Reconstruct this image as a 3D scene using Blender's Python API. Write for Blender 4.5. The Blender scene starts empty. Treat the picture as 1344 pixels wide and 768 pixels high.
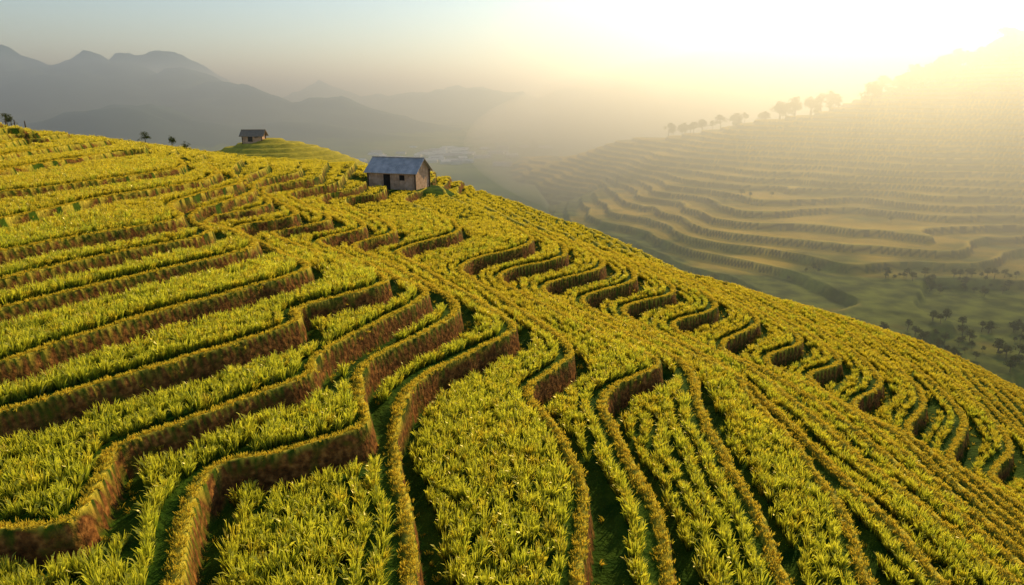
import bpy, math, numpy as np, random
from mathutils import Vector, Matrix
rng=np.random.default_rng(7); random.seed(7)
sc=bpy.context.scene
H=9.0;PITCH=math.radians(15.8);F=896.
SUN_AZ=math.radians(31); SUN_EL=math.radians(25)
def zk(k):
    k=np.asarray(k,float)
    return np.interp(k,[-200,0,1,2,3,40],[-130,0,.5,1.1,1.65,1.65+.45*37])
# terrace edges given as pixel points, cast through the camera onto each terrace level
def un(u,v,z):
    a=(u-672)/F;b=(v-384)/F
    d=(a,math.cos(PITCH)-b*math.sin(PITCH),-math.sin(PITCH)-b*math.cos(PITCH))
    t=(float(z)-H)/d[2]
    return (d[0]*t,d[1]*t)
C={
13:[(0,166),(40,170)],
12:[(0,180),(40,176)],
11:[(0,192),(45,182),(90,177)],
10:[(0,207),(85,194),(140,186)],
9:[(0,226),(80,213),(155,201),(190,198)],
8:[(0,256),(130,240),(240,222),(235,208),(230,203)],
7:[(0,292),(140,262),(200,252),(275,237),(275,218),(260,206)],
6:[(0,335),(120,312),(240,290),(225,272),(250,262),(320,240),(305,225),(320,210)],
5:[(0,372),(130,342),(275,310),(255,292),(262,280),(335,252),(320,238),(350,220),(345,208)],
4:[(0,412),(160,372),(335,327),(310,305),(270,290),(355,270),(335,250),(345,238),(395,226),(390,212)],
3:[(0,482),(190,422),(400,360),(370,335),(320,308),(322,298),(390,284),(360,262),(350,248),(415,235),(425,220),(430,207)],
2:[(0,548),(190,492),(385,430),(400,408),(510,374),(470,350),(370,315),(368,304),(435,290),(395,266),(385,254),(440,242),(455,225),(465,212)],
1:[(0,705),(95,690),(152,622),(165,592),(300,540),(405,497),(432,462),(560,393),(525,367),(430,325),(428,316),(480,298),(430,272),(425,258),(470,248),(485,232)],
0:[(240,768),(252,680),(290,618),(380,598),(482,562),(478,520),(490,478),(600,415),(570,378),(480,335),(470,322),(520,303),(465,275),(458,262),(500,255),(510,243)],
-1:[(545,768),(542,700),(520,600),(528,550),(565,495),(675,440),(650,410),(560,355),(528,330),(605,303),(560,275),(530,262),(560,248),(570,235)],
-2:[(765,768),(772,650),(735,570),(700,515),(755,467),(715,430),(650,385),(611,350),(700,315),(620,272),(580,252),(590,238)],
-3:[(885,768),(868,680),(815,580),(800,522),(865,480),(820,455),(720,405),(662,362),(745,330),(660,283),(600,252),(610,234)],
-4:[(1035,768),(1000,680),(935,570),(912,500),(880,468),(780,420),(716,378),(795,345),(700,295),(625,254),(620,232)],
-5:[(1150,768),(1110,680),(1050,590),(985,520),(960,490),(850,440),(766,395),(835,362),(745,308),(660,260)],
-6:[(1240,768),(1170,690),(1080,600),(1020,540),(930,470),(820,410),(885,380),(790,325),(700,275)],
-7:[(1335,768),(1240,690),(1140,610),(1060,540),(980,480),(886,430),(940,400),(850,345),(760,295)],
-8:[(1344,748),(1260,677),(1170,605),(1100,547),(1010,490),(950,455),(995,420),(900,365)],
-9:[(1344,729),(1265,660),(1183,590),(1085,517),(1010,475),(1050,445),(960,392),(850,342)],
-10:[(1344,711),(1264,643),(1180,574),(1065,500),(1103,473),(1030,420),(930,366)],
-11:[(1344,695),(1266,630),(1190,572),(1125,536),(1157,500),(1090,440),(1000,390)],
-12:[(1344,680),(1275,625),(1200,575),(1212,518),(1140,455),(1060,405)],
-13:[(1344,666),(1295,635),(1252,604),(1267,550),(1190,475),(1110,420)],
-14:[(1344,653),(1310,628),(1327,580),(1250,500),(1170,442)],
-16:[(1344,565),(1270,490),(1210,450)],
-19:[(1344,524),(1280,480)],
-1.45:[(655,768),(655,680),(620,600),(615,545),(650,495),(712,455)],
-2.5:[(825,768),(820,680),(775,580),(752,517),(808,474)],
-3.5:[(960,768),(930,680),(870,580),(855,512)],
-.5:[(400,768),(400,700),(430,640),(500,590)],
.5:[(120,768),(180,690),(225,615),(370,560),(455,500)],
1.5:[(0,620),(150,560),(300,510),(400,455),(535,385)],
6.5:[(0,312),(100,292),(190,270),(250,250)],7.5:[(0,274),(120,252),(230,233)],
}
# ---------- helpers
def fbm(X,Y,scale,seed=0,oct=4):
    def vn(x,y,s):
        xi=np.floor(x).astype(np.int64);yi=np.floor(y).astype(np.int64)
        fx=x-xi;fy=y-yi;fx=fx*fx*(3-2*fx);fy=fy*fy*(3-2*fy)
        def h(a,b):
            n=(a*374761393+b*668265263+s*974711)&0xffffffff
            n=((n^(n>>13))*1274126177)&0xffffffff
            n=n^(n>>16)
            return (n&0xffff)/65535.
        return (h(xi,yi)*(1-fx)+h(xi+1,yi)*fx)*(1-fy)+(h(xi,yi+1)*(1-fx)+h(xi+1,yi+1)*fx)*fy
    o=0;a=1;t=0
    for i in range(oct):
        o=o+a*vn(X/scale*2**i+17.3*i,Y/scale*2**i-9.1*i,seed+i);t+=a;a*=.5
    return o/t*2-1
def crom(P,n=4):
    P=np.array(P,float)
    if len(P)<3: 
        return np.array([P[0]+(P[-1]-P[0])*t for t in np.linspace(0,1,n)])
    Q=np.vstack([2*P[0]-P[1],P,2*P[-1]-P[-2]]);out=[]
    for i in range(1,len(Q)-2):
        for j in range(n):
            t=j/n
            p0,p1,p2,p3=Q[i-1:i+3]
            out.append(.5*((2*p1)+(p2-p0)*t+(2*p0-5*p1+4*p2-p3)*t*t+(3*p1-p0-3*p2+p3)*t**3))
    out.append(P[-1]);return np.array(out)
def tps_fit(P,V,lam):
    D=np.linalg.norm(P[:,None]-P[None],axis=2);K=np.where(D>0,D*D*np.log(D+1e-12),0)
    n=len(P);A=np.zeros((n+3,n+3));A[:n,:n]=K+lam*np.eye(n);A[:n,n]=1;A[:n,n+1:]=P;A[n,:n]=1;A[n+1:,:n]=P.T
    return P,np.linalg.solve(A,np.concatenate([V,[0,0,0]]))
def tps_eval(m,Q):
    P,w=m;out=np.empty(len(Q))
    for i in range(0,len(Q),20000):
        q=Q[i:i+20000]
        d2=((q[:,None,0]-P[None,:,0])**2+(q[:,None,1]-P[None,:,1])**2)
        out[i:i+20000]=(.5*d2*np.log(d2+1e-12))@w[:len(P)]+w[-3]+q@w[-2:]
    return out
def grid_mesh(name,xs,ys,Z,mats,attrs={},smooth=True):
    ny,nx=Z.shape;X,Y=np.meshgrid(xs,ys)
    co=np.stack([X,Y,Z],-1).reshape(-1,3).astype(np.float32)
    me=bpy.data.meshes.new(name);me.vertices.add(nx*ny);me.vertices.foreach_set('co',co.ravel())
    i=np.arange((ny-1)*(nx-1));r=i//(nx-1);c=i%(nx-1);a=r*nx+c
    f=np.stack([a,a+1,a+nx+1,a+nx],-1).astype(np.int32)
    me.loops.add(f.size);me.loops.foreach_set('vertex_index',f.ravel())
    me.polygons.add(len(f));me.polygons.foreach_set('loop_start',np.arange(0,f.size,4,dtype=np.int32))
    me.update(calc_edges=True);me.polygons.foreach_set('use_smooth',np.full(len(f),smooth))
    for k,v in attrs.items():
        at=me.attributes.new(k,'FLOAT','POINT');at.data.foreach_set('value',v.ravel().astype(np.float32))
    for m in mats: me.materials.append(m)
    o=bpy.data.objects.new(name,me);sc.collection.objects.link(o);return o
def py_mesh(name,V,Fc,mats,fm=None,attrs={},link=True,smooth=False):
    me=bpy.data.meshes.new(name);me.from_pydata([tuple(v) for v in V],[],[tuple(f) for f in Fc]);
    for m in mats: me.materials.append(m)
    if fm is not None: me.polygons.foreach_set('material_index',np.array(fm,dtype=np.int32))
    for k,v in attrs.items():
        at=me.attributes.new(k,'FLOAT','POINT');at.data.foreach_set('value',np.array(v,dtype=np.float32))
    if smooth: me.polygons.foreach_set('use_smooth',np.full(len(me.polygons),True))
    me.update();o=bpy.data.objects.new(name,me)
    if link: sc.collection.objects.link(o)
    return o
# ---------- materials
def mat(name):
    m=bpy.data.materials.new(name);m.use_nodes=True;nt=m.node_tree;nt.nodes.clear()
    out=nt.nodes.new('ShaderNodeOutputMaterial');return m,nt,out
def N(nt,t,**k):
    n=nt.nodes.new(t)
    for a,b in k.items(): setattr(n,a,b)
    return n
def ramp(nt,src,stops):
    r=N(nt,'ShaderNodeValToRGB');e=r.color_ramp.elements
    while len(e)<len(stops): e.new(.5)
    for el,(p_,c_) in zip(e,stops): el.position=p_;el.color=(*c_,1)
    nt.links.new(src,r.inputs[0]);return r.outputs[0]
def noise(nt,scale,detail=4,coord='Object'):
    t=N(nt,'ShaderNodeTexCoord');n=N(nt,'ShaderNodeTexNoise');n.inputs['Scale'].default_value=scale;n.inputs['Detail'].default_value=detail
    nt.links.new(t.outputs[coord],n.inputs['Vector']);return n.outputs['Fac']
def mixc(nt,f,a,b):
    m=N(nt,'ShaderNodeMix',data_type='RGBA')
    for s,v in ((m.inputs[0],f),(m.inputs[6],a),(m.inputs[7],b)):
        if hasattr(v,'links') or hasattr(v,'is_linked'): nt.links.new(v,s)
        elif isinstance(v,tuple): s.default_value=(*v,1)
        else: s.default_value=v
    return m.outputs[2]
def attr(nt,name,typ='GEOMETRY'):
    a=N(nt,'ShaderNodeAttribute');a.attribute_name=name;a.attribute_type=typ;return a.outputs['Fac']
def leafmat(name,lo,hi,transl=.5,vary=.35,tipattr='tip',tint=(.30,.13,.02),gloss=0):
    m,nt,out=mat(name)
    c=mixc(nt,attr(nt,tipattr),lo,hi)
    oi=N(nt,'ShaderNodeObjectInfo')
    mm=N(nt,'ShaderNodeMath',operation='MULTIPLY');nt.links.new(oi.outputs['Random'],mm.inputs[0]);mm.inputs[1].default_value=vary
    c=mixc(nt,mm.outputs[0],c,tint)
    d=N(nt,'ShaderNodeBsdfDiffuse');t=N(nt,'ShaderNodeBsdfTranslucent');mx=N(nt,'ShaderNodeMixShader');mx.inputs[0].default_value=transl
    nt.links.new(c,d.inputs[0]);nt.links.new(c,t.inputs[0]);nt.links.new(d.outputs[0],mx.inputs[1]);nt.links.new(t.outputs[0],mx.inputs[2])
    o=mx.outputs[0]
    if gloss:
        g=N(nt,'ShaderNodeBsdfGlossy');g.inputs['Roughness'].default_value=.38;g.inputs['Color'].default_value=(1,.88,.5,1);m2=N(nt,'ShaderNodeMixShader');m2.inputs[0].default_value=gloss
        nt.links.new(o,m2.inputs[1]);nt.links.new(g.outputs[0],m2.inputs[2]);o=m2.outputs[0]
    nt.links.new(o,out.inputs[0]);return m
def simple(name,stops,scale,rough=.9,detail=5,bump=0):
    m,nt,out=mat(name);b=N(nt,'ShaderNodeBsdfPrincipled');b.inputs['Roughness'].default_value=rough;b.inputs['Specular IOR Level'].default_value=.15
    nf=noise(nt,scale,detail);nt.links.new(ramp(nt,nf,stops),b.inputs['Base Color'])
    if bump:
        bp=N(nt,'ShaderNodeBump');bp.inputs['Strength'].default_value=bump;nt.links.new(nf,bp.inputs['Height']);nt.links.new(bp.outputs[0],b.inputs['Normal'])
    nt.links.new(b.outputs[0],out.inputs[0]);return m
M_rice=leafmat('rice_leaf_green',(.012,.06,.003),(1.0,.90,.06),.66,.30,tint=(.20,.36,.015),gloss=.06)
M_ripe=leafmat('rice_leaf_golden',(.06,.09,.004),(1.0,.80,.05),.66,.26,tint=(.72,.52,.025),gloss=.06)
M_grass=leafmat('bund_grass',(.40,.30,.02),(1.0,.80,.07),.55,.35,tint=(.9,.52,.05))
M_leaf=leafmat('tree_leaf',(.04,.06,.015),(.11,.13,.03),.3,.3,tint=(.12,.10,.03))
M_bark=simple('bark',[(.3,(.06,.04,.025)),(.7,(.14,.10,.07))],3)
m,nt,out=mat('terrace_ground');M_terr=m
soil=ramp(nt,noise(nt,6,8),[(.3,(.06,.026,.008)),(.5,(.17,.065,.016)),(.72,(.40,.17,.04))])
n2=noise(nt,2.3,6);gmask=ramp(nt,n2,[(.54,(0,0,0)),(.74,(1,1,1))])
soil=mixc(nt,gmask,soil,(.11,.095,.010))
fld=ramp(nt,noise(nt,1.2,8),[(.3,(.012,.045,.003)),(.7,(.07,.12,.008))])
bnd=ramp(nt,noise(nt,5,8),[(.3,(.38,.32,.03)),(.7,(.80,.60,.06))])
c=mixc(nt,attr(nt,'bund'),fld,bnd);c=mixc(nt,attr(nt,'riser'),c,soil)
b=N(nt,'ShaderNodeBsdfPrincipled');b.inputs['Roughness'].default_value=.95;b.inputs['Specular IOR Level'].default_value=.05
bp=N(nt,'ShaderNodeBump');bp.inputs['Strength'].default_value=.8;bp.inputs['Distance'].default_value=.12;nt.links.new(noise(nt,7,10),bp.inputs['Height']);nt.links.new(bp.outputs[0],b.inputs['Normal'])
nt.links.new(c,b.inputs['Base Color']);nt.links.new(b.outputs[0],out.inputs[0])
m,nt,out=mat('far_terrace_ground');M_far=m
fld=ramp(nt,noise(nt,.03,8),[(.35,(.26,.20,.02)),(.5,(.60,.38,.04)),(.65,(.82,.50,.06))])
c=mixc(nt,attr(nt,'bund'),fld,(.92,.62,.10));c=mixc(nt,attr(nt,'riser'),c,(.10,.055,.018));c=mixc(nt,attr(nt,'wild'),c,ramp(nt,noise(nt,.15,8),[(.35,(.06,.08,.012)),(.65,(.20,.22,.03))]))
b=N(nt,'ShaderNodeBsdfPrincipled');b.inputs['Roughness'].default_value=.95;b.inputs['Specular IOR Level'].default_value=.05
nt.links.new(c,b.inputs['Base Color']);nt.links.new(b.outputs[0],out.inputs[0])
# ---------- foreground hill level field
pts=[];val=[]
for k,pl in C.items():
    w=crom([un(u,v,zk(k)) for u,v in pl],4)
    for q in w: pts.append(q);val.append(k)
extra=[(60,62,-40),(85,80,-70),(60,30,-34),(90,40,-60),(22,92,-28),(12,108,-19),(35,85,-36),(-1,116,-12),(45,70,-34),(48,48,-26),(30,12,-14),(22,5,-9),(60,5,-32),
 (-68,95,8),(-90,85,12),(-70,60,15),(-60,40,15),(-40,110,1),(-20,112,-3),(-45,20,13),(-30,5,8),(-90,20,20),(-90,50,20),(0,3,-1),(-14,3,2.5)]
for x,y,k in extra: pts.append((x,y));val.append(k)
pts=np.array(pts);val=np.array(val,float)
def warp(P): 
    x,y=P[:,0],P[:,1];return np.stack([1.6*x/(y+8),2.0*np.log(y+8)],-1)
model=tps_fit(warp(pts),val,2e-4)
def xgrid(hi,a=.07,b=.004):
    v=[0.]
    while v[-1]<hi: v.append(v[-1]+a+b*v[-1])
    return np.array(v)
xp=xgrid(92);xs=np.concatenate([-xp[::-1][:-1],xp])
ys=[4.]
while ys[-1]<125: ys.append(ys[-1]+max(.06,.0042*ys[-1]))
ys=np.array(ys)
X,Y=np.meshgrid(xs,ys)
XX=X+.15*fbm(X,Y,3.,3);YY=Y+.15*fbm(X,Y,3.,9)
L=tps_eval(model,warp(np.stack([XX.ravel(),YY.ravel()],-1))).reshape(X.shape)
L=L+.02*fbm(X,Y,1.3,5,3)
gy,gx=np.gradient(L,ys,xs);G=np.hypot(gx,gy)+1e-4
Gs=np.maximum(G,.06)
k=np.floor(L);dn=(k+1-L)/Gs;du=(L-k)/Gs
W=np.minimum(.16,.28/Gs)
s=np.clip(1-dn/W,0,1);s=s*s*(3-2*s)
z0=zk(k);z1=zk(k+1)
Bw=np.minimum(.32,.30/Gs)
bund=np.clip(1-du/Bw,0,1)
sc1=np.clip(.9/Gs,0,1)
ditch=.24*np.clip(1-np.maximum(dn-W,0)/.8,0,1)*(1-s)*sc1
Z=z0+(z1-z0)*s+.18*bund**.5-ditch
Z=Z+.18*s*(dn<W)
Z=Z+.03*fbm(X,Y,.5,11,3)+.03*s*fbm(X,Y,.25,15,2)
drop=np.clip((Y-92)/14,0,9)**2*3+np.clip((np.abs(X)-80)/6,0,3)**2*2
Z=Z-drop-1.1*np.exp(-((X+33)/12)**2-((Y-90)/11)**2)
HX,HY,HZ=-12.8,78.,-.65
pad=np.clip(1.6-np.hypot((X-HX)/4.6,(Y-HY)/3.4),0,.6)/.6;pad=pad*pad*(3-2*pad)
Z=Z*(1-pad)+HZ*pad
riser=((dn<W*1.0)&(s<.93)).astype(float)*(1-pad)
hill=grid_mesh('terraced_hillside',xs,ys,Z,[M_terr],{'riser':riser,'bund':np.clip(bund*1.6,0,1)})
def samp(A,x,y):
    i=np.clip(np.searchsorted(xs,x)-1,0,len(xs)-2);j=np.clip(np.searchsorted(ys,y)-1,0,len(ys)-2)
    fx=(x-xs[i])/(xs[i+1]-xs[i]);fy=(y-ys[j])/(ys[j+1]-ys[j])
    return (A[j,i]*(1-fx)+A[j,i+1]*fx)*(1-fy)+(A[j+1,i]*(1-fx)+A[j+1,i+1]*fx)*fy
# ---------- instancing
def clump(name,n,h,spread,width,m,droop=.5,seed=0,ears=0):
    r=np.random.default_rng(seed);V=[];Fc=[];T=[]
    for i in range(n+ears):
        ear=i>=n
        a=r.uniform(0,2*math.pi);rad=spread*r.uniform(0,.5);bx,by=rad*math.cos(a),rad*math.sin(a)
        a2=a+r.normal(0,.6);hh=h*r.uniform(.65,1.1);out_=r.uniform(.08,.38)*h*(.6+droop);w=width*r.uniform(.7,1.2)
        if ear: hh=h*r.uniform(.95,1.15);out_=h*r.uniform(.3,.5)
        ta=r.uniform(0,math.pi);tx,ty=math.cos(ta)*w/2,math.sin(ta)*w/2
        seg=4 if ear else 3;base=len(V)
        for j in range(seg+1):
            t=j/seg;px=bx+math.cos(a2)*out_*t**1.8;py=by+math.sin(a2)*out_*t**1.8
            pz=hh*(t-.18*droop*t**3) if not ear else hh*(1.25*t-.42*t**3)
            ww=[.3,.3,.8,1.5,.2][j] if ear else [.6,1,.85,.12][j]
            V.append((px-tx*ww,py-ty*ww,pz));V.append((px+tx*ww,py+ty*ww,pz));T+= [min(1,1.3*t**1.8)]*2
        for j in range(seg): q=base+2*j;Fc.append((q,q+1,q+3,q+2))
    return py_mesh(name,V,Fc,[m],attrs={'tip':T},link=False)
def instancer(name,P,rot,scl,objs,idx=None):
    col=bpy.data.collections.new(name+'_variants')
    for o in objs: col.objects.link(o)
    if idx is None: idx=rng.integers(0,len(objs),len(P))
    me=bpy.data.meshes.new(name);me.vertices.add(len(P));me.vertices.foreach_set('co',P.astype(np.float32).ravel())
    a=me.attributes.new('rot','FLOAT_VECTOR','POINT');a.data.foreach_set('vector',rot.astype(np.float32).ravel())
    a=me.attributes.new('scl','FLOAT','POINT');a.data.foreach_set('value',scl.astype(np.float32))
    a=me.attributes.new('idx','INT','POINT');a.data.foreach_set('value',idx.astype(np.int32))
    o=bpy.data.objects.new(name,me);sc.collection.objects.link(o)
    ng=bpy.data.node_groups.new(name+'_nodes','GeometryNodeTree')
    ng.interface.new_socket('Geometry',in_out='INPUT',socket_type='NodeSocketGeometry');ng.interface.new_socket('Geometry',in_out='OUTPUT',socket_type='NodeSocketGeometry')
    gi=ng.nodes.new('NodeGroupInput');go=ng.nodes.new('NodeGroupOutput');ip=ng.nodes.new('GeometryNodeInstanceOnPoints')
    ci=ng.nodes.new('GeometryNodeCollectionInfo');ci.inputs['Collection'].default_value=col;ci.inputs['Separate Children'].default_value=True;ci.inputs['Reset Children'].default_value=True
    def na(nm,t):
        n=ng.nodes.new('GeometryNodeInputNamedAttribute');n.data_type=t;n.inputs['Name'].default_value=nm
        return [s for s in n.outputs if s.name=='Attribute' and s.enabled][0]
    lk=ng.links.new
    lk(gi.outputs[0],ip.inputs['Points']);lk(ci.outputs[0],ip.inputs['Instance']);ip.inputs['Pick Instance'].default_value=True
    lk(na('idx','INT'),ip.inputs['Instance Index'])
    e=ng.nodes.new('FunctionNodeEulerToRotation');lk(na('rot','FLOAT_VECTOR'),e.inputs[0]);lk(e.outputs[0],ip.inputs['Rotation'])
    lk(na('scl','FLOAT'),ip.inputs['Scale']);lk(ip.outputs[0],go.inputs[0])
    md=o.modifiers.new('scatter','NODES');md.node_group=ng;return o
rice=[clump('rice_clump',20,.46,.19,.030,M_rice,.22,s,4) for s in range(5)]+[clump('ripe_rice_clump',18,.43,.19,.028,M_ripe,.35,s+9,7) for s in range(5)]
ricefar=[clump('rice_tuft',26,.32,.55,.05,M_ripe,.5,s+20) for s in range(5)]
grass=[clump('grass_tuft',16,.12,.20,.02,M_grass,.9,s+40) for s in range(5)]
def cand(y0,y1,sp,margin=6):
    A=[]
    for yy in np.arange(y0,y1,sp):
        xm=.78*yy+margin;x=np.arange(-xm,xm,sp);A.append(np.stack([x+rng.uniform(-.4,.4,len(x))*sp,yy+rng.uniform(-.4,.4,len(x))*sp],-1))
    A=np.vstack(A);A=A[(np.abs(A[:,0])<88)];return A
def field_pts(y0,y1,sp,row,edge,foot):
    P=cand(y0,y1,sp);x,y=P[:,0],P[:,1]
    l=samp(L,x,y);gxx=samp(gx,x,y);gyy=samp(gy,x,y);g=np.hypot(gxx,gyy)+1e-3
    kk=np.floor(l);d=(l-kk)/g;d2=(np.floor(d/row)+.5)*row+rng.normal(0,.05*row,len(d))
    sh=np.where(g>.08,d2-d,0)
    x=x+gxx/g*sh;y=y+gyy/g*sh;y=np.clip(y,4.2,120)
    l=samp(L,x,y);g=np.maximum(samp(G,x,y),.06);kk=np.floor(l);d=(l-kk)/g;n_=(kk+1-l)/g
    sl_=np.minimum(1,1/g)
    ok=(d>edge*sl_)&(n_>foot*sl_)&(samp(drop,x,y)<8)
    ok&=samp(pad,x,y)<.3
    x,y=x[ok],y[ok];return np.stack([x,y,samp(Z,x,y)-.02],-1)
def rots(n,lean=.15):
    return np.stack([rng.normal(0,lean,n),rng.normal(0,lean,n),rng.uniform(0,6.28,n)],-1)
P1=field_pts(5,30,.24,.50,.42,.70)
P2=field_pts(30,58,.30,.52,.40,.66)
P=np.vstack([P1,P2]);sz=1+.25*fbm(P[:,0],P[:,1],2.5,31)+rng.normal(0,.12,len(P))
ripe=np.clip((P[:,1]-16)/25,0,1)*.75+.35*fbm(P[:,0],P[:,1],9,37)+.14
idx=rng.integers(0,5,len(P))+5*(rng.uniform(0,1,len(P))<ripe)
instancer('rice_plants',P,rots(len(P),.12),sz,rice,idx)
P3=field_pts(58,112,.55,.6,.3,.5)
instancer('rice_field_plants',P3,rots(len(P3),.08),1+.15*rng.normal(0,1,len(P3)),ricefar)
Q=cand(5,60,.13,4);x,y=Q[:,0],Q[:,1];l=samp(L,x,y);g=np.maximum(samp(G,x,y),.06);kk=np.floor(l);d=(l-kk)/g;n_=(kk+1-l)/g
foot=(n_>.2)&(n_<.5)
bwq=np.minimum(.34,.32/g)
ok=((d<bwq)|(n_<.5))&(rng.uniform(0,1,len(d))<np.where(d<bwq,.85,np.where(foot,.08,.02)))
x,y=x[ok],y[ok];PG=np.stack([x,y,samp(Z,x,y)-.01],-1)
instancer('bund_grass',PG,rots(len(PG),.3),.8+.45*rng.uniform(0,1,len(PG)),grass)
# ---------- valley floor and mountains
M_val=simple('valley_ground',[(.35,(.05,.09,.02)),(.5,(.11,.16,.035)),(.65,(.20,.20,.07))],.012,.95,8)
M_mtn=simple('mountain_forest',[(.35,(.02,.05,.04)),(.65,(.05,.09,.06))],.01,.95,8,.6)
vx=np.concatenate([np.linspace(-9000,-2600,30)[:-1],np.linspace(-2600,1800,300),np.linspace(1800,9000,30)[1:]])
vy=np.concatenate([np.linspace(-600,500,60)[:-1],np.linspace(500,3600,260),np.linspace(3600,14000,30)[1:]])
VX,VY=np.meshgrid(vx,vy)
VZ=-59+3*fbm(VX,VY,120,50)
env=np.zeros_like(VZ)
for x_,y_,h_,rx,ry in [(-1180,1500,142,240,260),(-900,1500,118,220,220),(-1400,1550,140,250,250),(-1150,2300,195,240,260),(-700,1500,98,170,170),(-560,1400,80,180,150),(-370,1400,62,170,120),(-550,1000,62,130,130),(-700,1060,42,160,120),(-350,1150,30,150,90),
  (-160,2300,92,330,250),(250,2300,92,300,240),(700,2300,110,350,250),(-600,2400,110,300,200),(1300,2000,130,400,300)]:
    env=np.maximum(env,h_*np.exp(-((VX-x_)/rx)**2-((VY-y_)/ry)**2))+.15*h_*np.exp(-((VX-x_)/(rx*2))**2-((VY-y_)/(ry*2))**2)
rid=1-np.abs(fbm(VX,VY,260,60,5))*1.6
VZ=VZ+env*(.52+.48*rid)+env*.14*fbm(VX,VY,70,64,4)
VZ=VZ-14*((VX>25)&(VX<530)&(VY>150)&(VY<820))
grid_mesh('valley_terrain',vx,vy,VZ,[M_val,M_mtn])
me=bpy.data.objects['valley_terrain'].data
fz=((VZ[:-1,:-1]+VZ[1:,1:])/2).ravel()>-48;me.polygons.foreach_set('material_index',fz.astype(np.int32))
# ---------- opposite terraced hill
bp_=[(100,264,-57),(157,198,-57),(115,184,-58),(214,280,-52),(262,352,-32),(322,447,9),(375,530,44),(267,500,10),(222,407,-21),(167,296,-47),(183,515,-6),(154,426,-27),(121,328,-45),
 (99,613,-26),(74,452,-45),(23,765,-50),(-50,850,-60),(420,640,15),(300,620,-15),(210,650,-40),(110,780,-60),(480,450,15),(450,300,-20),(350,230,-42),(500,560,40),(40,500,-60),(60,330,-58),(20,420,-60),(0,600,-60),(240,210,-56),(420,200,-42),(190,150,-60),(60,200,-60),(300,800,-60),(500,750,0)]
bp_=np.array(bp_,float);bm=tps_fit(bp_[:,:2]/100,bp_[:,2],1e-3)
bx=np.arange(-20,560,1.0);by=np.arange(130,850,1.2);BX,BY=np.meshgrid(bx,by)
B=tps_eval(bm,np.stack([(BX+10*fbm(BX,BY,45,70)).ravel(),(BY+10*fbm(BX,BY,45,75)).ravel()],-1)/100).reshape(BX.shape)
B=B+4.5*fbm(BX,BY,55,80,2)
edge=np.minimum(np.minimum(BX+20,560-BX)/30,np.minimum(BY-130,850-BY)/30).clip(0,1)
gyb,gxb=np.gradient(B,by,bx);gb0=np.hypot(gxb,gyb)
st=2.9;kb=np.floor(B/st);fb=B/st-kb;gb=gb0/st+1e-3
wb=np.clip(1.4*gb,.04,.5);sb=np.clip(1-(1-fb)/wb,0,1)
BZ=(kb+sb)*st+.25*(fb<.15);BZ=BZ*edge+(-64)*(1-edge)
rb=((sb>0)&(sb<.99)).astype(float)
wild=np.clip((-50-B)/6+1.5*fbm(BX,BY,25,88,3),0,1)
wild=np.maximum(wild,np.clip(fbm(BX,BY,60,86,4)*3-1.1,0,1)*.8)
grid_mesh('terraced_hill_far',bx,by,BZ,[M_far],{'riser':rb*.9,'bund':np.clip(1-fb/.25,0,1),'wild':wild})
# knoll
kx=np.arange(-85,-15,.6);ky=np.arange(95,175,.6);KX,KY=np.meshgrid(kx,ky)
KR=np.hypot((KX+44)/14,(KY-128)/15);KL=2.3-KR**1.6*4+.4*fbm(KX,KY,8,90)
kk_=np.floor(KL/.7);KZ=(kk_+np.clip(1-(1-(KL/.7-kk_))/.25,0,1))*.7
KZ=np.maximum(KZ,-62)
grid_mesh('hut_knoll',kx,ky,KZ,[M_terr],{'riser':np.zeros_like(KZ),'bund':np.clip(1-(KL/.7-kk_)/.5,0,1)*.4+.6})
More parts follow.
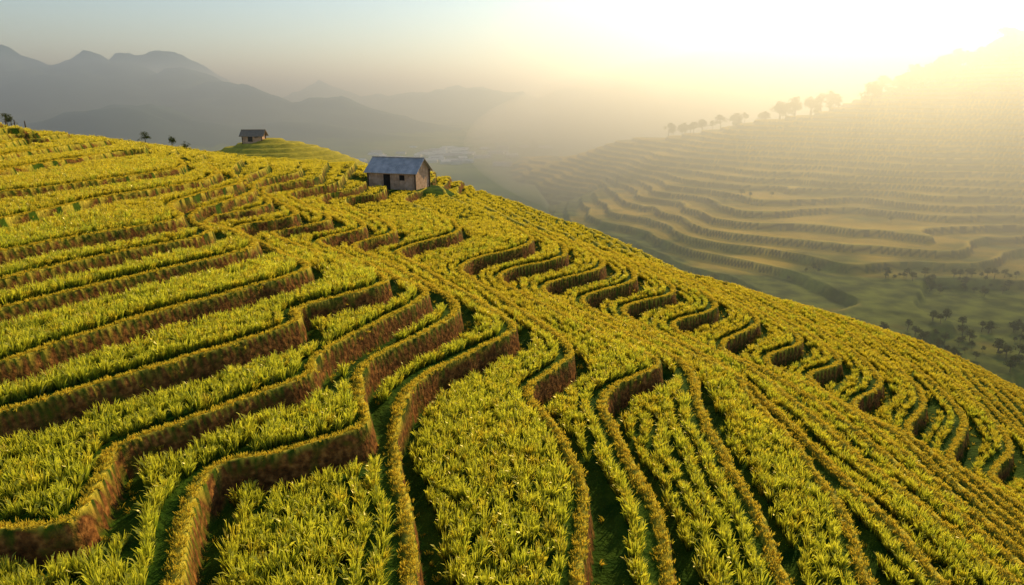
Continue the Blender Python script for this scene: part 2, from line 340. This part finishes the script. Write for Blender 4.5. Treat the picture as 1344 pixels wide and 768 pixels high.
# ---------- houses
M_roof=simple('roof_sheet',[(.3,(.32,.30,.30)),(.7,(.58,.53,.50))],1.5,.6)
M_wall=simple('plank_wall',[(.3,(.42,.24,.14)),(.7,(.70,.46,.31))],2.5,.9)
M_thatch=simple('thatch',[(.3,(.14,.10,.07)),(.7,(.30,.23,.16))],6,.95)
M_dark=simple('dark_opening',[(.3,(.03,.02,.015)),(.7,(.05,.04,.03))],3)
def box(name,x0,x1,y0,y1,z0,z1,m,par):
    V=[(x,y,z) for x in (x0,x1) for y in (y0,y1) for z in (z0,z1)]
    Fc=[(0,1,3,2),(4,6,7,5),(0,4,5,1),(2,3,7,6),(0,2,6,4),(1,5,7,3)]
    o=py_mesh(name,V,Fc,[m]);o.parent=par;return o
def house(name,loc,rz,Lx,Wy,hw,hr,ov=.4,roof=None):
    roof=roof or M_roof
    e=bpy.data.objects.new(name,None);sc.collection.objects.link(e);e.location=loc;e.rotation_euler[2]=rz
    a,b=Lx/2,Wy/2
    V=[(-a,-b,-.8),(a,-b,-.8),(a,b,-.8),(-a,b,-.8),(-a,-b,hw),(a,-b,hw),(a,b,hw),(-a,b,hw),(-a,0,hw+hr),(a,0,hw+hr)]
    Fc=[(0,1,5,4),(1,2,6,9,5),(2,3,7,6),(3,0,4,8,7)]
    o=py_mesh('walls',V,Fc,[M_wall]);o.parent=e
    n=int(Lx/.3)
    for i in range(n+1):
        x=-a+i*Lx/n;box('batten',x-.03,x+.03,-b-.03,-b-.002,-.5,hw-.02,M_wall,e)
    sl=hr/b;th=.07
    for sgn in (-1,1):
        V=[];Fc=[];m_=int((Lx+2*ov)/.12)
        for i in range(m_+1):
            x=-a-ov+i*(Lx+2*ov)/m_;dz=.03*(i%2)
            for (yy,zz) in ((0,hw+hr+.06),(sgn*(b+ov),hw+hr+.06-sl*(b+ov))):
                V+= [(x,yy,zz+dz),(x,yy,zz+dz-th)]
        for i in range(m_):
            q=4*i;Fc+= [(q,q+2,q+6,q+4),(q+1,q+5,q+7,q+3),(q+2,q+3,q+7,q+6)]
        Fc+= [(0,1,3,2),(4*m_,4*m_+2,4*m_+3,4*m_+1)]
        o=py_mesh('roof_slope',V,Fc,[roof]);o.parent=e
    box('ridge_cap',-a-ov,a+ov,-.12,.12,hw+hr+.09,hw+hr+.15,roof,e)
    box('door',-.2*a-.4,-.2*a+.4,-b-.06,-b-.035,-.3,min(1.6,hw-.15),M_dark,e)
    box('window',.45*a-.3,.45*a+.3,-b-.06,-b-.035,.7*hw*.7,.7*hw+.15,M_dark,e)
    for sx in (-1,1):
        for sy in (-1,1): box('corner_post',sx*a-.07+sx*.06,sx*a+.07+sx*.06,sy*(b+.06)-.07,sy*(b+.06)+.07,-.8,hw-.05,M_bark,e)
    return e
house('wooden_farmhouse',(HX,HY,HZ+.05),math.radians(-18),5.7,3.6,2.0,1.25)
house('thatched_hut',(-46.5,126,2.0),math.radians(4),3.3,2.4,.9,.75,.5,M_thatch)
# ---------- trees
def tree(name,loc,h,seed,wide=.5,n=700,link=True):
    r=np.random.default_rng(seed);V=[];Fc=[];fm=[];T=[]
    def tube(p,q,r0,r1):
        d=(q-p);L_=np.linalg.norm(d);d/=L_;u=np.cross(d,[.3,.9,.1]);u/=np.linalg.norm(u);w=np.cross(d,u);b0=len(V)
        for c_,rr in ((p,r0),(q,r1)):
            for i in range(6):
                a=i*math.pi/3;V.append(c_+rr*(math.cos(a)*u+math.sin(a)*w));T.append(0)
        for i in range(6): Fc.append((b0+i,b0+(i+1)%6,b0+6+(i+1)%6,b0+6+i));fm.append(1)
    top=np.array([r.normal(0,.04*h),r.normal(0,.04*h),h*.7]);mid=np.array([top[0]*.4+.03*h,top[1]*.3,h*.35])
    tube(np.array([0,0,-.1*h]),mid,h*.028,h*.02);tube(mid,top,h*.02,h*.008)
    blobs=[]
    for i in range(11):
        a=r.uniform(0,6.28);t=r.uniform(.1,1);s_=wide*h*r.uniform(.25,.6)*(1.1-.5*t)
        bpt=mid+(top-mid)*t*.9;e_=bpt+np.array([math.cos(a)*s_,math.sin(a)*s_,h*r.uniform(.0,.16)])
        tube(bpt,e_,h*.01,h*.004);blobs.append((e_,h*r.uniform(.10,.19)))
    blobs.append((top+[0,0,h*.1],h*.14))
    for c_,br in blobs:
        for i in range(n//10):
            v=r.normal(0,1,3);v/=np.linalg.norm(v);p_=c_+v*br*r.uniform(.2,1.1)**.7*np.array([1.15,1.15,.75])
            s_=h*.026*r.uniform(.6,1.5);u=r.normal(0,1,3);u/=np.linalg.norm(u);w=np.cross(u,v);b0=len(V)
            for a_,b_ in ((-1,-.6),(1,-.5),(.7,.8),(-.8,.6)): V.append(p_+s_*(a_*u+b_*w));T.append(r.uniform(0,1))
            Fc.append((b0,b0+1,b0+2,b0+3));fm.append(0)
    o=py_mesh(name,V,Fc,[M_leaf,M_bark],fm,{'tip':T},link=link);o.location=loc;return o
def bz(x,y):
    i=int((x-bx[0])/1.0);j=int((y-by[0])/1.2);i=min(max(i,0),len(bx)-1);j=min(max(j,0),len(by)-1);return float(BZ[j,i])
def hz(x,y): return float(samp(Z,np.array([x]),np.array([y]))[0])
tprot=[tree('broadleaf_crown',(0,0,0),10,s,.5,520,False) for s in range(100,105)]
TP=[];TS=[]
for i in range(int(130),len(bx)-30,2):
    x=bx[i];col=BZ[:,i]
    dens=1 if x<230 else (2 if x<290 else 5)
    j=int(np.argmax((col-9)/(by+1)))
    y=by[j]
    if x<290 and fbm(np.array([x]),np.array([0.]),14,33)[0]<-.05: continue
    for r_ in range(dens):
        xx=x+rng.normal(0,2);yy=y+abs(rng.normal(0,8));TP.append((xx,yy,bz(xx,yy)-.3));TS.append(rng.uniform(.4,1.6))
for r_ in range(1100):
    x=rng.uniform(60,260);y=rng.uniform(160,262)
    if fbm(np.array([x]),np.array([y]),30,95)[0]>.12: TP.append((x,y,bz(x,y)-.3));TS.append(rng.uniform(.2,.5))
for r_ in range(600):
    x=rng.uniform(60,400);y=rng.uniform(300,560)
    if fbm(np.array([x]),np.array([y]),60,86)[0]>.40: TP.append((x,y,bz(x,y)-.3));TS.append(rng.uniform(.25,.6))
TP=np.array(TP);rt=np.zeros((len(TP),3));rt[:,2]=rng.uniform(0,6.28,len(TP))
instancer('hillside_woodland',TP,rt,np.array(TS),tprot)
for (x,y,h) in [(248,490,20),(196,515,14),(352,520,24),(366,526,19),(205,512,11)]:
    tree('broadleaf_tree',(x,y,bz(x,y)),h,int(x),.5,900)
for (x,y,h) in [(-46.8,89,2.3),(-44.0,90,2.2),(-42.3,90.5,1.7),(-57.5,80,2.2),(-56.3,79,1.8)]:
    tree('small_tree',(x,y,hz(x,y)-.1),h,int(-x*7),.4,260)
for (x,y,h) in [(-17.3,80,1.5),(-18.4,80.5,1.2),(-9.3,80.5,1.1),(-19.6,81,1.3)]:
    tree('shrub',(x,y,hz(x,y)-.4),h,int(-x*9),.7,260)
for i,(x,y,h) in enumerate([(-55.2,78,1.1),(-54.2,78.2,.9),(-55.9,77.6,1.2)]):
    z=hz(x,y);V=[]
    for zz,rr in ((-.3,.07),(h,.05),(h+.03,.02)): V+= [(x+rr*math.cos(j*math.pi/4),y+rr*math.sin(j*math.pi/4),z+zz) for j in range(8)]
    Fc=[(r0*8+j,r0*8+(j+1)%8,r0*8+8+(j+1)%8,r0*8+8+j) for r0 in (0,1) for j in range(8)]+[tuple(range(16,24))]
    py_mesh('fence_post',V,Fc,[M_bark])
# distant village and greenhouses on the valley floor
M_white=simple('whitewash',[(.3,(.60,.58,.55)),(.7,(.82,.80,.77))],.2,.8)
V=[];Fc=[];fm=[]
def vz(x,y): return -59+3*float(fbm(np.array([float(x)]),np.array([float(y)]),120,50)[0])
def gable(cx,cy,z,a,b,h,r_,th,mi):
    c_,s_=math.cos(th),math.sin(th);b0=len(V)
    for (x,y,zz) in [(-a,-b,-2),(a,-b,-2),(a,b,-2),(-a,b,-2),(-a,-b,h),(a,-b,h),(a,b,h),(-a,b,h),(-a,0,h+r_),(a,0,h+r_)]:
        V.append((cx+x*c_-y*s_,cy+x*s_+y*c_,z+zz))
    for f,mm in (((0,1,5,4),0),((1,2,6,9,5),0),((2,3,7,6),0),((3,0,4,8,7),0),((4,5,9,8),mi),((6,7,8,9),mi)): Fc.append(tuple(b0+i for i in f));fm.append(mm)
for i in range(56):
    x=-75+rng.normal(0,50);y=860+rng.normal(0,70);gable(x,y,vz(x,y),rng.uniform(4,12),rng.uniform(3,5),3.,2,rng.uniform(-.4,.4),1 if i%3==0 else 0)
for i in range(60):
    x=-880+rng.normal(0,60);y=1230+rng.normal(0,50);gable(x,y,vz(x,y)+4,rng.uniform(5,10),rng.uniform(4,6),5,2.5,rng.uniform(0,3),1)
py_mesh('valley_village',V,Fc,[M_white,M_roof],fm)
# ---------- sky, sun, mist
w=bpy.data.worlds.new('World');sc.world=w;w.use_nodes=True;wt=w.node_tree
bg=wt.nodes['Background'];sky=wt.nodes.new('ShaderNodeTexSky');sky.sky_type='NISHITA';sky.sun_disc=False
sky.sun_elevation=SUN_EL;sky.sun_rotation=SUN_AZ;sky.dust_density=.3;sky.air_density=1.2;sky.ozone_density=2;sky.altitude=300
wt.links.new(sky.outputs[0],bg.inputs[0]);bg.inputs[1].default_value=.13
sd=Vector((math.sin(SUN_AZ)*math.cos(SUN_EL),math.cos(SUN_AZ)*math.cos(SUN_EL),math.sin(SUN_EL)))
sl=bpy.data.lights.new('sun','SUN');sl.energy=5;sl.angle=math.radians(.5);sl.color=(1,.78,.40)
so=bpy.data.objects.new('sun',sl);sc.collection.objects.link(so);so.rotation_euler=sd.to_track_quat('Z','Y').to_euler()
def mistmat(name,col,den,g):
    m,nt,out=mat(name);vs=N(nt,'ShaderNodeVolumeScatter');vs.inputs['Color'].default_value=(*col,1);vs.inputs['Density'].default_value=den;vs.inputs['Anisotropy'].default_value=g
    nt.links.new(vs.outputs[0],out.inputs['Volume']);return m
x0,x1,y0,y1,z0_,z1_=-5000,5000,100,9000,-80,85
V=[(x,y,z) for x in (x0,x1) for y in (y0,y1) for z in (z0_,z1_)]
py_mesh('haze_layer',V,[(0,1,3,2),(4,6,7,5),(0,4,5,1),(2,3,7,6),(0,2,6,4),(1,5,7,3)],[mistmat('haze_air',(.78,.90,1),.0014,.72)])
# rounded bank of morning mist lying over the right-hand valley
V=[];Fc=[];nu,nv=64,32;cx,cy,cz,ax,ay,az=520,580,-25,560,500,95
V.append((cx,cy,cz-az))
for i in range(1,nv):
    th=math.pi*i/nv
    for j in range(nu):
        ph=2*math.pi*j/nu;V.append((cx+ax*math.sin(th)*math.cos(ph),cy+ay*math.sin(th)*math.sin(ph),cz-az*math.cos(th)))
V.append((cx,cy,cz+az));e_=len(V)-1
for j in range(nu): Fc.append((0,1+(j+1)%nu,1+j));Fc.append((e_,1+(nv-2)*nu+j,1+(nv-2)*nu+(j+1)%nu))
for i in range(nv-2):
    for j in range(nu): a=1+i*nu;Fc.append((a+j,a+(j+1)%nu,a+nu+(j+1)%nu,a+nu+j))
py_mesh('valley_mist',V,Fc,[mistmat('mist_air',(1,.93,.80),.0034,.62)])
# ---------- camera
cd=bpy.data.cameras.new('camera');cd.lens=24;cd.sensor_width=36;cd.clip_end=20000;cd.clip_start=.1
co=bpy.data.objects.new('camera',cd);sc.collection.objects.link(co);co.location=(0,0,H);co.rotation_euler=(math.pi/2-PITCH,0,0);sc.camera=co
sc.view_settings.view_transform='Standard';sc.view_settings.look='None';sc.view_settings.exposure=0
